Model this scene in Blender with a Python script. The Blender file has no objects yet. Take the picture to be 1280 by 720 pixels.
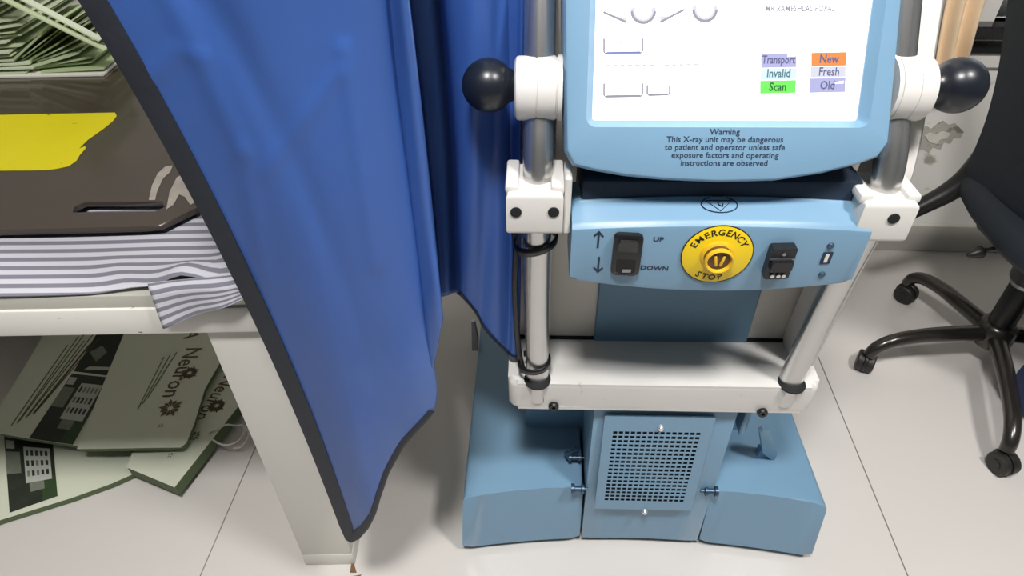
import bpy, bmesh, math, random
import numpy as np
from mathutils import Matrix, Vector
random.seed(7)
R = math.radians
sc = bpy.context.scene
col = sc.collection

# ------------------------------------------------------------------ camera
F, H, PIT, ROLL = 826.0, 1.3, R(40), R(1.0)
fw = Vector((0, math.cos(PIT), -math.sin(PIT)))
r0 = Vector((1, 0, 0)); u0 = r0.cross(fw)
cr = r0*math.cos(ROLL) - u0*math.sin(ROLL)
cu = u0*math.cos(ROLL) + r0*math.sin(ROLL)
CAM = Vector((0, 0, H))
cd = bpy.data.cameras.new('camera'); co = bpy.data.objects.new('camera', cd); col.objects.link(co)
cd.sensor_width = 36.0; cd.lens = F/1280*36.0; cd.clip_start = .02
m = Matrix.Identity(4)
for i in range(3):
    m[i][0] = cr[i]; m[i][1] = cu[i]; m[i][2] = -fw[i]; m[i][3] = CAM[i]
co.matrix_world = m
sc.camera = co

# ------------------------------------------------------------------ world, lights, exposure
w = bpy.data.worlds.new('world'); sc.world = w; w.use_nodes = True
bg = w.node_tree.nodes['Background']; bg.inputs[0].default_value = (.86, .93, 1, 1); bg.inputs[1].default_value = 1.2
def area(name, loc, sx, sy, power, color=(1, .985, .965), rz=0):
    d = bpy.data.lights.new(name, 'AREA'); d.shape = 'RECTANGLE'; d.size = sx; d.size_y = sy
    d.energy = power; d.color = color
    o = bpy.data.objects.new(name, d); col.objects.link(o); o.location = loc; o.rotation_euler = (0, 0, rz)
    return o
LAMPS = [(-.12, -.16, 2.74, .30, .30, 38), (1.05, -.10, 2.74, .30, .30, 30)]
for i, (x, y, z, sx, sy, p) in enumerate(LAMPS):
    area('ceiling_lamp_light', (x, y, z), sx, sy, p)
vs = sc.view_settings
vs.view_transform = 'Standard'; vs.look = 'None'; vs.gamma = 1.0; vs.use_curve_mapping = False
vs.exposure = 0.42

# ------------------------------------------------------------------ helpers: pixels to places
def ray(x, y): return cr*((x-640)/F) - cu*((y-360)/F) + fw
def pln(x, y, p0, n):
    d = ray(x, y); n = Vector(n); t = (Vector(p0)-CAM).dot(n)/d.dot(n); return CAM + d*t
def atY(x, y, Y): return pln(x, y, (0, Y, 0), (0, 1, 0))
def atZ(x, y, Z): return pln(x, y, (0, 0, Z), (0, 0, 1))

# ------------------------------------------------------------------ materials
def lin(c):
    c = c/255.0
    return c/12.92 if c <= .04045 else ((c+.055)/1.055)**2.4
def rgb(r, g, b): return (lin(r), lin(g), lin(b), 1)
MATS = {}
def mat(name, c, rough=.5, metal=0, spec=.5, bump=0, bscale=200, var=0, vscale=6, emit=None, es=1, trans=0, coat=0, sheen=0):
    if name in MATS: return MATS[name]
    mt = bpy.data.materials.new(name); mt.use_nodes = True
    nt = mt.node_tree; b = nt.nodes['Principled BSDF']
    b.inputs['Base Color'].default_value = c; b.inputs['Roughness'].default_value = rough
    b.inputs['Metallic'].default_value = metal; b.inputs['Specular IOR Level'].default_value = spec
    if coat: b.inputs['Coat Weight'].default_value = coat; b.inputs['Coat Roughness'].default_value = .2
    if sheen: b.inputs['Sheen Weight'].default_value = sheen
    if trans: b.inputs['Transmission Weight'].default_value = trans
    if emit: b.inputs['Emission Color'].default_value = emit; b.inputs['Emission Strength'].default_value = es
    tc = nt.nodes.new('ShaderNodeTexCoord')
    if bump:
        n = nt.nodes.new('ShaderNodeTexNoise'); n.inputs['Scale'].default_value = bscale; n.inputs['Detail'].default_value = 4
        nt.links.new(tc.outputs['Object'], n.inputs['Vector'])
        bp = nt.nodes.new('ShaderNodeBump'); bp.inputs['Strength'].default_value = bump; bp.inputs['Distance'].default_value = .002
        nt.links.new(n.outputs['Fac'], bp.inputs['Height']); nt.links.new(bp.outputs['Normal'], b.inputs['Normal'])
    if var:
        n = nt.nodes.new('ShaderNodeTexNoise'); n.inputs['Scale'].default_value = vscale; n.inputs['Detail'].default_value = 5
        nt.links.new(tc.outputs['Object'], n.inputs['Vector'])
        mx = nt.nodes.new('ShaderNodeMix'); mx.data_type = 'RGBA'
        mx.inputs[6].default_value = tuple(v*(1-var) for v in c[:3])+(1,)
        mx.inputs[7].default_value = tuple(min(1, v*(1+var)) for v in c[:3])+(1,)
        nt.links.new(n.outputs['Fac'], mx.inputs[0]); nt.links.new(mx.outputs[2], b.inputs['Base Color'])
    MATS[name] = mt
    return mt
def spots(mt, dark, scale, thr, width=.02, dist=1.0):
    """wear with a shape of its own: blotches of another colour where a stretched noise passes a threshold"""
    nt = mt.node_tree; b = nt.nodes['Principled BSDF']
    tc = nt.nodes.new('ShaderNodeTexCoord'); mp = nt.nodes.new('ShaderNodeMapping'); mp.inputs['Scale'].default_value = scale
    n = nt.nodes.new('ShaderNodeTexNoise'); n.inputs['Scale'].default_value = 1; n.inputs['Detail'].default_value = 6
    nt.links.new(tc.outputs['Object'], mp.inputs[0]); nt.links.new(mp.outputs[0], n.inputs['Vector'])
    mr = nt.nodes.new('ShaderNodeMapRange'); mr.inputs[1].default_value = thr; mr.inputs[2].default_value = thr+width
    nt.links.new(n.outputs['Fac'], mr.inputs[0])
    mx = nt.nodes.new('ShaderNodeMix'); mx.data_type = 'RGBA'
    src = b.inputs['Base Color']
    if src.is_linked: nt.links.new(src.links[0].from_socket, mx.inputs[6])
    else: mx.inputs[6].default_value = src.default_value
    mx.inputs[7].default_value = dark
    nt.links.new(mr.outputs[0], mx.inputs[0]); nt.links.new(mx.outputs[2], src)
    return mt

M_blue = mat('blue_paint', rgb(118, 154, 181), .34, bump=.06, bscale=900, var=.05, vscale=5)
M_blue2 = mat('blue_panel_paint', rgb(100, 136, 162), .5, bump=.08, bscale=700, var=.06)
M_white = mat('white_plastic', rgb(216, 213, 208), .32, bump=.03, bscale=600, var=.02)
M_white_shelf = spots(mat('white_enamel', rgb(218, 215, 211), .2, bump=.05, bscale=150, var=.02), rgb(205, 200, 192), (60, 60, 60), .68, .06)
M_cream = mat('cream_cabinet', rgb(214, 208, 200), .45, var=.04, vscale=3)
M_alu = mat('brushed_aluminium', rgb(200, 199, 198), .26, metal=.92, bump=.02, bscale=500)
M_steel = mat('dark_steel', rgb(150, 152, 156), .3, metal=.9)
M_screw = mat('bright_screw', rgb(220, 222, 224), .25, metal=.8)
M_black = mat('black_plastic', rgb(22, 23, 26), .35, bump=.05, bscale=300)
M_ball = mat('black_rubber_ball', rgb(24, 28, 36), .32, bump=.05, bscale=200)
M_hole = mat('dark_hole', rgb(14, 17, 20), .8)
M_ink = mat('dark_ink', rgb(22, 40, 66), .6)
M_inkblack = mat('black_ink', rgb(26, 20, 12), .6)
M_yellow = mat('yellow_plate', rgb(240, 205, 15), .42)
M_yellow2 = mat('yellow_plastic', rgb(226, 180, 40), .35)
M_brown = mat('brown_plastic', rgb(92, 62, 30), .4)
M_apron = mat('blue_vinyl', rgb(56, 92, 163), .40, bump=.35, bscale=9, var=.08, vscale=7)
spots(M_apron, rgb(92, 120, 178), (3.5, 3.5, 1.3), .52, .3)
M_bind = mat('black_binding', rgb(34, 38, 48), .62, bump=.3, bscale=120, var=.25, vscale=40)
M_tablewhite = spots(mat('white_table_paint', rgb(222, 219, 212), .35, bump=.05, bscale=90, var=.03, vscale=9), rgb(60, 52, 44), (30, 30, 95), .69, .012)
M_legwhite = mat('white_leg_paint', rgb(220, 217, 210), .35, bump=.05, bscale=90, var=.03, vscale=9)
M_strip = mat('table_strip', rgb(196, 194, 184), .4, metal=.2, var=.05)
M_board = mat('dark_acrylic', rgb(76, 67, 60), .12, var=.15, vscale=3)
M_tape = spots(mat('yellow_tape', rgb(236, 222, 20), .4, var=.05, vscale=8), rgb(110, 95, 25), (26, 40, 40), .72, .02)
M_residue = mat('tape_residue', rgb(172, 164, 154), .45, var=.3, vscale=60)
M_paper = mat('white_paper', rgb(226, 224, 212), .7, var=.04, vscale=12)
M_envs = [mat('green_paper_a', rgb(196, 208, 172), .7, var=.06, vscale=25), mat('green_paper_b', rgb(178, 194, 150), .7, var=.08, vscale=25),
          mat('green_paper_c', rgb(210, 218, 192), .7, var=.05, vscale=25), mat('green_paper_d', rgb(140, 160, 108), .75, var=.1, vscale=25)]
M_bag = mat('bag_paper', rgb(216, 220, 200), .6, var=.05, vscale=5)
M_gusset = mat('bag_green_side', rgb(88, 104, 72), .65, var=.1)
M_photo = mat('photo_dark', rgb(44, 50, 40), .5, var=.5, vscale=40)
M_photog = mat('photo_green', rgb(52, 74, 44), .5, var=.4, vscale=60)
M_photow = mat('photo_white', rgb(186, 190, 180), .5, var=.12, vscale=60)
M_photom = mat('photo_mid', rgb(120, 126, 112), .5, var=.3, vscale=80)
M_print = mat('brown_print', rgb(96, 84, 62), .6)
M_printg = mat('green_print', rgb(96, 112, 74), .6)
M_cord = mat('white_cord', rgb(218, 216, 206), .7)
M_chair = mat('black_chair_fabric', rgb(33, 40, 49), .7, bump=.3, bscale=500, var=.15, vscale=30)
M_chairplastic = mat('black_chair_plastic', rgb(30, 29, 29), .42, bump=.05, bscale=200)
M_chairmetal = mat('black_enamel', rgb(62, 58, 54), .26, metal=.6, coat=.4)
M_caster = mat('caster_black', rgb(40, 37, 35), .5)
M_navy = mat('navy_fabric', rgb(38, 52, 92), .7, bump=.2, bscale=200, var=.1)
M_plate = mat('chrome', rgb(210, 212, 214), .12, metal=1)

# striped sheet: stripes run along the cloth's own unwrap
def stripe_mat():
    mt = bpy.data.materials.new('striped_cotton'); mt.use_nodes = True; nt = mt.node_tree; b = nt.nodes['Principled BSDF']
    b.inputs['Roughness'].default_value = .85
    uv = nt.nodes.new('ShaderNodeUVMap'); uv.uv_map = 'UVMap'
    sp = nt.nodes.new('ShaderNodeSeparateXYZ'); nt.links.new(uv.outputs[0], sp.inputs[0])
    fr = nt.nodes.new('ShaderNodeMath'); fr.operation = 'FRACT'; nt.links.new(sp.outputs[1], fr.inputs[0])
    rp = nt.nodes.new('ShaderNodeValToRGB'); e = rp.color_ramp.elements
    e[0].position = 0; e[0].color = rgb(128, 128, 140)
    e[1].position = .42; e[1].color = rgb(128, 128, 140)
    for p_, c_ in ((.47, rgb(206, 205, 213)), (.95, rgb(206, 205, 213)), (1, rgb(128, 128, 140))):
        x = rp.color_ramp.elements.new(p_); x.color = c_
    nt.links.new(fr.outputs[0], rp.inputs[0]); nt.links.new(rp.outputs[0], b.inputs['Base Color'])
    n = nt.nodes.new('ShaderNodeTexNoise'); n.inputs['Scale'].default_value = 30
    bp = nt.nodes.new('ShaderNodeBump'); bp.inputs['Strength'].default_value = .15; bp.inputs['Distance'].default_value = .004
    nt.links.new(n.outputs['Fac'], bp.inputs['Height']); nt.links.new(bp.outputs['Normal'], b.inputs['Normal'])
    return mt
M_stripe = stripe_mat()

def tile_mat():
    mt = mat('floor_tile', rgb(215, 210, 205), .17, var=.03, vscale=1.6)
    nt = mt.node_tree; b = nt.nodes['Principled BSDF']
    return mt
M_tile = tile_mat()
M_grout = mat('grout', rgb(150, 142, 132), .9)
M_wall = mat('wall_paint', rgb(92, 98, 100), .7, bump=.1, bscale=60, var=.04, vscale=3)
M_wallb = spots(mat('stained_wall_paint', rgb(220, 217, 211), .6, bump=.3, bscale=40, var=.05, vscale=4), rgb(158, 152, 140), (7, 7, 12), .66, .05)
M_base = mat('skirting_tile', rgb(196, 192, 184), .25, var=.05)
M_ceil = mat('ceiling_paint', rgb(186, 186, 184), .8)
M_granite = mat('black_granite', rgb(34, 33, 34), .15, var=.4, vscale=150)
M_curtain = mat('beige_curtain', rgb(240, 212, 176), .8, var=.12, vscale=9, bump=.2, bscale=300)
M_lampface = mat('lamp_diffuser', rgb(255, 252, 245), .5, emit=(1, .97, .93, 1), es=3)

# ------------------------------------------------------------------ helpers: meshes
class MB:
    def __init__(s): s.v = []; s.f = []
    def add(s, vs, fs):
        o = len(s.v); s.v += [tuple(p) for p in vs]; s.f += [tuple(i+o for i in f) for f in fs]; return s
    def bm(s, bm):
        bm.verts.index_update(); s.add([v.co[:] for v in bm.verts], [[v.index for v in f.verts] for f in bm.faces]); bm.free(); return s
    def box(s, lo, hi, bev=0, seg=2):
        bm = bmesh.new(); bmesh.ops.create_cube(bm, size=1)
        for v in bm.verts:
            v.co = Vector([(lo[i]+hi[i])/2 + v.co[i]*(hi[i]-lo[i]) for i in range(3)])
        if bev: bmesh.ops.bevel(bm, geom=bm.edges[:], offset=bev, segments=seg, profile=.5, affect='EDGES')
        return s.bm(bm)
    def prism(s, poly, a, b, frame=None, bev=0, seg=2, shift=None):
        """poly: 2-D outline, swept from a to b along the third axis; frame maps (u,v,w) to a place"""
        bm = bmesh.new()
        lo = [bm.verts.new((p[0], p[1], a)) for p in poly]; hi = [bm.verts.new((p[0], p[1], b)) for p in poly]
        n = len(poly)
        bm.faces.new(lo[::-1]); top = bm.faces.new(hi)
        for i in range(n): bm.faces.new((lo[i], lo[(i+1) % n], hi[(i+1) % n], hi[i]))
        if bev:
            ed = [e for e in bm.edges if abs(e.verts[0].co.z-e.verts[1].co.z) < 1e-9]
            bmesh.ops.bevel(bm, geom=ed, offset=bev, segments=seg, profile=.5, affect='EDGES')
        bmesh.ops.recalc_face_normals(bm, faces=bm.faces[:])
        for v in bm.verts:
            if shift: v.co = shift(v.co)
            if frame: v.co = frame(v.co)
        return s.bm(bm)
    def tube(s, pts, rad, n=16, cap=True, closed=False):
        pts = [Vector(p) for p in pts]; N = len(pts)
        rad = rad if hasattr(rad, '__len__') else [rad]*N
        t0 = (pts[1]-pts[0]).normalized(); ref = Vector((0, 0, 1)) if abs(t0.z) < .9 else Vector((1, 0, 0))
        nx = t0.cross(ref).normalized(); vs = []; fs = []
        for i, p in enumerate(pts):
            a = pts[(i-1) % N] if (closed or i > 0) else p; b = pts[(i+1) % N] if (closed or i < N-1) else p
            t = (b-a).normalized(); nx = (nx - t*nx.dot(t)).normalized(); ny = t.cross(nx)
            for k in range(n):
                an = 2*math.pi*k/n; vs.append(p + (nx*math.cos(an)+ny*math.sin(an))*rad[i])
        for i in range(N if closed else N-1):
            j = (i+1) % N
            for k in range(n): fs.append((i*n+k, i*n+(k+1) % n, j*n+(k+1) % n, j*n+k))
        if cap and not closed: fs += [tuple(range(n))[::-1], tuple((N-1)*n+k for k in range(n))]
        return s.add(vs, fs)
    def lathe(s, prof, c, axis, n=28, closed=False):
        """prof: (radius, height) along axis from c"""
        ax = Vector(axis).normalized(); ref = Vector((0, 0, 1)) if abs(ax.z) < .9 else Vector((1, 0, 0))
        a = ax.cross(ref).normalized(); b = ax.cross(a); c = Vector(c); vs = []; fs = []
        for r_, h_ in prof:
            for k in range(n):
                an = 2*math.pi*k/n; vs.append(c + ax*h_ + (a*math.cos(an)+b*math.sin(an))*max(r_, 1e-5))
        N = len(prof)
        for i in range(N-1):
            for k in range(n): fs.append((i*n+k, (i+1)*n+k, (i+1)*n+(k+1) % n, i*n+(k+1) % n))
        fs += [tuple(range(n)), tuple((N-1)*n+k for k in range(n))[::-1]]
        return s.add(vs, fs)
    def grid(s, rows, flip=False):
        nr, nc = len(rows), len(rows[0]); vs = [p for r_ in rows for p in r_]
        fs = [(i*nc+j, i*nc+j+1, (i+1)*nc+j+1, (i+1)*nc+j) for i in range(nr-1) for j in range(nc-1)]
        if flip: fs = [f[::-1] for f in fs]
        return s.add(vs, fs)
    def loops(s, loops, capa=True, capb=True):
        n = len(loops[0]); vs = [p for l in loops for p in l]; fs = []
        for i in range(len(loops)-1):
            for k in range(n): fs.append((i*n+k, i*n+(k+1) % n, (i+1)*n+(k+1) % n, (i+1)*n+k))
        if capa: fs.append(tuple(range(n))[::-1])
        if capb: fs.append(tuple((len(loops)-1)*n+k for k in range(n)))
        return s.add(vs, fs)
    def mesh(s, name, m_, smooth=35, fix=True):
        me = bpy.data.meshes.new(name); me.from_pydata(s.v, [], s.f)
        if fix:
            bm = bmesh.new(); bm.from_mesh(me); bmesh.ops.recalc_face_normals(bm, faces=bm.faces[:]); bm.to_mesh(me); bm.free()
        if smooth:
            for p in me.polygons: p.use_smooth = True
            me.set_sharp_from_angle(angle=R(smooth))
        me.materials.append(m_); me.update()
        return me
    def build(s, name, m_, parent=None, smooth=35, fix=True):
        return link(name, s.mesh(name, m_, smooth, fix), parent)
def link(name, me, parent=None):
    o = bpy.data.objects.new(name, me); col.objects.link(o)
    if parent: o.parent = parent
    return o
def tag(o, label=None, cat=None, group=None, kind=None):
    if label: o['label'] = label
    if cat: o['category'] = cat
    if group: o['group'] = group
    if kind: o['kind'] = kind
    return o
def empty(name, loc, rz=0):
    o = bpy.data.objects.new(name, None); col.objects.link(o); o.location = loc; o.rotation_euler = (0, 0, rz)
    o.empty_display_size = .05; return o
def glyphs(body, size, bold=0, align='CENTER'):
    """outline of a piece of lettering as flat vertices and faces around the origin"""
    c = bpy.data.curves.new('lettering', 'FONT'); c.body = body; c.size = size; c.align_x = align; c.align_y = 'CENTER'
    c.offset = bold; c.resolution_u = 2
    o = bpy.data.objects.new('lettering', c); col.objects.link(o)
    me = bpy.data.meshes.new_from_object(o)
    v = [p.co.copy() for p in me.vertices]; f = [tuple(p.vertices) for p in me.polygons]
    bpy.data.objects.remove(o); bpy.data.curves.remove(c); bpy.data.meshes.remove(me)
    return v, f
def letter(name, body, size, m_, parent, frame, bold=0, align='CENTER', sx=1.0):
    """frame maps (u, v) in metres to a place on the surface"""
    v, f = glyphs(body, size, bold, align)
    mb = MB(); mb.add([frame(p.x*sx, p.y) for p in v], f)
    return mb.build(name, m_, parent, smooth=0, fix=False)
def flat(name, poly, m_, parent, frame):
    mb = MB(); mb.add([frame(*p) for p in poly], [tuple(range(len(poly)))]); return mb.build(name, m_, parent, smooth=0, fix=False)
def rrect(x0, y0, x1, y1, r_, n=5):
    out = []
    for cx, cy, a0 in ((x1-r_, y1-r_, 0), (x0+r_, y1-r_, 90), (x0+r_, y0+r_, 180), (x1-r_, y0+r_, 270)):
        for k in range(n+1):
            a = R(a0+90*k/n); out.append((cx+r_*math.cos(a), cy+r_*math.sin(a)))
    return out
def spline(pts, n=8):
    """Catmull-Rom through the points"""
    P = [Vector(p) for p in pts]; P = [P[0]*2-P[1]]+P+[P[-1]*2-P[-2]]; out = []
    for i in range(1, len(P)-2):
        for k in range(n):
            t = k/n; a, b, c, d = P[i-1], P[i], P[i+1], P[i+2]
            out.append(.5*((2*b)+(c-a)*t+(2*a-5*b+4*c-d)*t*t+(3*b-a-3*c+d)*t**3))
    out.append(P[-2]); return out

# ================================================================== THE ROOM
RZ = R(-4)
LX0, LX1, LY0, LY1, LZ1 = -2.6, 2.5, -2.4, 1.80, 2.8
def room(o, kind='structure'):
    o.rotation_euler = (0, 0, RZ); return tag(o, kind=kind)
def rw(x, y, z): return Vector((x*math.cos(RZ)-y*math.sin(RZ), x*math.sin(RZ)+y*math.cos(RZ), z))
fl = room(MB().box((LX0-.1, LY0-.1, -.06), (LX1+.1, LY1+.1, -.004)).build('floor', M_grout))
P, X0, Y0 = 1.422, -.687, .45
for i in range(-2, 3):
    for j in range(-2, 2):
        a, b, c, d = max(LX0, X0+i*P+.0012), min(LX1, X0+(i+1)*P-.0012), max(LY0, Y0+j*P+.0012), min(LY1, Y0+(j+1)*P-.0012)
        if b-a > .02 and d-c > .02:
            MB().box((a, c, -.004), (b, d, 0), .0006, 1).build('tile', M_tile, fl)
cl = room(MB().box((LX0-.1, LY0-.1, LZ1), (LX1+.1, LY1+.1, LZ1+.1)).build('ceiling', M_ceil))
room(MB().box((LX0-.1, LY0-.1, -.004), (LX0, LY1+.1, LZ1)).build('wall_left', M_wall))
room(MB().box((LX1, LY0-.1, -.004), (LX1+.1, LY1+.1, LZ1)).build('wall_right', M_wall))
room(MB().box((LX0, LY0-.1, -.004), (LX1, LY0, LZ1)).build('wall_front', M_wall))
WX0, WX1, WZ0, WZ1 = 1.12, 2.1, .72, 1.75
wb = MB()
wb.box((LX0, LY1, -.004), (WX0, LY1+.1, LZ1)); wb.box((WX1, LY1, -.004), (LX1, LY1+.1, LZ1))
wb.box((WX0, LY1, -.004), (WX1, LY1+.1, WZ0)); wb.box((WX0, LY1, WZ1), (WX1, LY1+.1, LZ1))
wback = room(wb.build('wall_back', M_wallb))
# damp patch of peeling plaster on the back wall
def wallpatch(pxs, d, m_):
    P3 = [pln(x, y, rw(0, LY1-d, 0), rw(0, 1, 0)) for x, y in pxs]; I = Matrix.Rotation(-RZ, 4, 'Z')
    MB().prism([((I @ p).x, (I @ p).z) for p in P3], 0, d, frame=lambda c: Vector((c.x, LY1-c.z, c.y))).build('peeling_plaster', m_, wback, smooth=0)
wallpatch([(1146, 168), (1151, 161), (1158, 157), (1164, 161), (1171, 155), (1179, 151), (1186, 156), (1194, 154), (1205, 165), (1201, 172), (1192, 173), (1188, 180), (1180, 178), (1176, 187), (1166, 184), (1161, 192), (1154, 186), (1149, 188)], .001, spots(mat('damp_plaster', rgb(172, 168, 158), .9, var=.2, vscale=30, bump=.4, bscale=60), rgb(126, 122, 112), (30, 30, 30), .56, .1))
wallpatch([(1156, 170), (1163, 166), (1170, 169), (1178, 164), (1188, 167), (1184, 173), (1175, 175), (1171, 180), (1162, 178)], .003, mat('loose_plaster', rgb(206, 202, 194), .85, var=.1, vscale=40, bump=.3, bscale=80))
room(MB().box((LX0, LY1-.014, 0), (LX1, LY1, .10), .003, 1).build('baseboard_back', M_base))
# window with granite sill and aluminium frame
wn = room(MB().box((WX0, LY1+.035, WZ0), (WX0+.04, LY1+.075, WZ1)).box((WX1-.04, LY1+.035, WZ0), (WX1, LY1+.075, WZ1))
          .box((WX0, LY1+.035, WZ0), (WX1, LY1+.075, WZ0+.04)).box((WX0, LY1+.035, WZ1-.04), (WX1, LY1+.075, WZ1))
          .box(((WX0+WX1)/2-.02, LY1+.03, WZ0), ((WX0+WX1)/2+.02, LY1+.07, WZ1)).build('window_1', M_alu))
M_glass = mat('window_glass', (.9, .95, .95, 1), .02, trans=1)
for a, b in ((WX0+.04, (WX0+WX1)/2-.02), ((WX0+WX1)/2+.02, WX1-.04)):
    MB().box((a, LY1+.05, WZ0+.04), (b, LY1+.056, WZ1-.04)).build('pane', M_glass, wn)
room(MB().box((WX0-.1, LY1-.045, WZ0-.035), (WX1+.1, LY1+.035, WZ0), .004, 1).box((WX0-.08, LY1-.02, WZ0-.075), (WX1+.08, LY1, WZ0-.035)).build('trim_1', M_granite))
room(MB().box((WX0-.1, LY1-.012, WZ0-.115), (WX1+.1, LY1, WZ0-.077)).build('trim_2', M_white))
# ceiling lamps
for (x, y, z, sx, sy, p) in LAMPS:
    t = empty('ceiling_lamp', (x, y, LZ1-.0005))
    tag(t, 'white flat LED ceiling lamp ' + ('above the office chair side' if x > 0 else 'above the examination table side'), 'ceiling lamp', 'ceiling lamps')
    MB().box((-sx/2-.02, -sy/2-.02, -.045), (-sx/2, sy/2+.02, 0)).box((sx/2, -sy/2-.02, -.045), (sx/2+.02, sy/2+.02, 0)) \
        .box((-sx/2, -sy/2-.02, -.045), (sx/2, -sy/2, 0)).box((-sx/2, sy/2, -.045), (sx/2, sy/2+.02, 0)).build('frame', M_white, t)
    MB().box((-sx/2, -sy/2, -.03), (sx/2, sy/2, -.02)).build('diffuser', M_lampface, t)

M_rust = mat('rust', rgb(120, 88, 58), .8, var=.4, vscale=80)
for pxs in ([(437, 716), (440, 700), (443, 684), (447, 681), (446, 692), (443, 706), (446, 716)], [(430, 722), (452, 718), (450, 722)]):
    P3 = [atZ(x, y, .0004) for x, y in pxs]; st = MB().add(P3, [tuple(range(len(P3)))]).build('rust_stain', M_rust, smooth=0, fix=False)
    st.parent = fl; st.matrix_parent_inverse = Matrix.Rotation(-RZ, 4, 'Z')

# ================================================================== THE X-RAY MACHINE
OX, OY, OA = .245, .70, R(-2.5)
mach = empty('mobile_xray_machine', (OX, OY, 0), OA)
tag(mach, 'light blue and white mobile x-ray machine with touch screen console and emergency stop', 'x-ray machine')
MW = Matrix.Translation((OX, OY, 0)) @ Matrix.Rotation(OA, 4, 'Z'); MI = MW.inverted()
def mloc(p): return MI @ p
def mplane(px, py, p0, n): return MI @ pln(px, py, MW @ Vector(p0), MW.to_3x3() @ Vector(n))
def mY(px, py, y): return mplane(px, py, (0, y, 0), (0, 1, 0))
def mZ(px, py, z): return mplane(px, py, (0, 0, z), (0, 0, 1))

# --- base: two wings and the middle block
def frontcurve(x): return .013 - .031*((x+.004)/.35)**2*(1 if abs(x) < .36 else 1)
def wing(x0, x1, xb0, xb1):
    n = 12
    poly = [(x0+(x1-x0)*k/n, frontcurve(x0+(x1-x0)*k/n)) for k in range(n+1)]
    poly += [(xb1, .30), (xb1, .62), (xb0, .62), (xb0, .30)]
    def shift(c):
        k = (c.z-.02)/.158
        c.z += max(0, k)*(.004 + .06*max(0, min(c.y, .5)) + .008*(1-((c.x-(x0+x1)/2)/.13)**2))
        c.y += .012*k
        c.x -= .010*k*(1 if c.x > 0 else -1)*(1 if abs(c.x) > .2 else 0)
        return c
    return MB().prism(poly, .02, .178, bev=.011, seg=3, shift=shift)
wl = wing(-.356, -.115, -.352, -.115).build('base_cover', M_blue, mach)
wr = wing(.130, .350, .130, .338).build('base_cover', M_blue, mach)
# chassis under the covers, dark
MB().box((-.335, .03, .012), (.325, .60, .10)).build('chassis', M_black, mach)
mid = MB()
pl_ = [(-.111+.237*k/10, frontcurve(-.111+.237*k/10)) for k in range(11)] + [(.126, .58), (-.111, .58)]
mid.prism(pl_, .02, .452, bev=.004, seg=2)
mid.build('centre_block', M_blue, mach)
MB().box((.142, .012, .365), (.150, .05, .45), .002, 1).build('bracket', M_blue2, mach)
MB().box((-.23, .16, .15), (.23, .56, .47), .01).build('lower_body', M_blue, mach)
# small wheels below the base
for x in (-.27, .26):
    for y in (.12, .5):
        MB().lathe([(.012, -.012), (.028, -.010), (.032, -.006), (.032, .006), (.028, .010), (.012, .012)], (x, y, .032), (1, 0, 0), 20).build('wheel', M_caster, mach)

# --- vent panel with its holes
vp0 = Vector((-.0015, -.001, .289)); VW, VH = .184, .266
vu = Vector((1, 0, 0)); vv = Vector((0, .030, 1)).normalized(); vn = vu.cross(vv)   # leans out at the foot
def vf(u, v, d=0): return vp0 + vu*u + vv*v + vn*d
gx0, gx1, gz0, gz1 = -.0765, .0745, -.108, .098
NC, NR = 15, 18
cw, ch = (gx1-gx0)/NC, (gz1-gz0)/NR
vp = MB()
def quad(a, b, c, d): vp.add([a, b, c, d], [(0, 1, 2, 3)])
TH = .005
for rect in ((-VW/2, -VH/2, gx0, VH/2), (gx1, -VH/2, VW/2, VH/2), (gx0, -VH/2, gx1, gz0), (gx0, gz1, gx1, VH/2)):
    a, b, c, d = rect; quad(vf(a, b), vf(c, b), vf(c, d), vf(a, d))
for i in range(NC):
    for j in range(NR):
        x0, x1, z0, z1 = gx0+i*cw, gx0+(i+1)*cw, gz0+j*ch, gz0+(j+1)*ch
        a0, a1, b0, b1 = x0+cw*.14, x1-cw*.14, z0+ch*.16, z1-ch*.16
        o_ = [(x0, z0), (x1, z0), (x1, z1), (x0, z1)]; n_ = [(a0, b0), (a1, b0), (a1, b1), (a0, b1)]
        for k in range(4):
            l = (k+1) % 4
            quad(vf(*o_[k]), vf(*o_[l]), vf(*n_[l]), vf(*n_[k]))
            quad(vf(*n_[k]), vf(*n_[l]), vf(*n_[l], -.0010), vf(*n_[k], -.0010))
for a, b in (((-VW/2, -VH/2), (VW/2, -VH/2)), ((VW/2, -VH/2), (VW/2, VH/2)), ((VW/2, VH/2), (-VW/2, VH/2)), ((-VW/2, VH/2), (-VW/2, -VH/2))):
    quad(vf(*a), vf(*a, -TH), vf(*b, -TH), vf(*b))
vent = vp.build('vent_panel', M_blue, mach, smooth=0, fix=False)
MB().add([vf(-VW/2+.002, -VH/2+.002, -.0035), vf(VW/2-.002, -VH/2+.002, -.0035), vf(VW/2-.002, VH/2-.002, -.0035), vf(-VW/2+.002, VH/2-.002, -.0035)], [(0, 1, 2, 3)]).build('filter', M_hole, vent, smooth=0, fix=False)  # black sheet that paints in the darkness behind the vent holes
for (u, v) in ((.004, VH/2-.024), (.004, -VH/2-.004)):
    MB().lathe([(.006, -.002), (.006, .003), (.004, .006), (.0001, .0065)], vf(u, v), vn, 16).build('screw', M_screw, vent)

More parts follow.
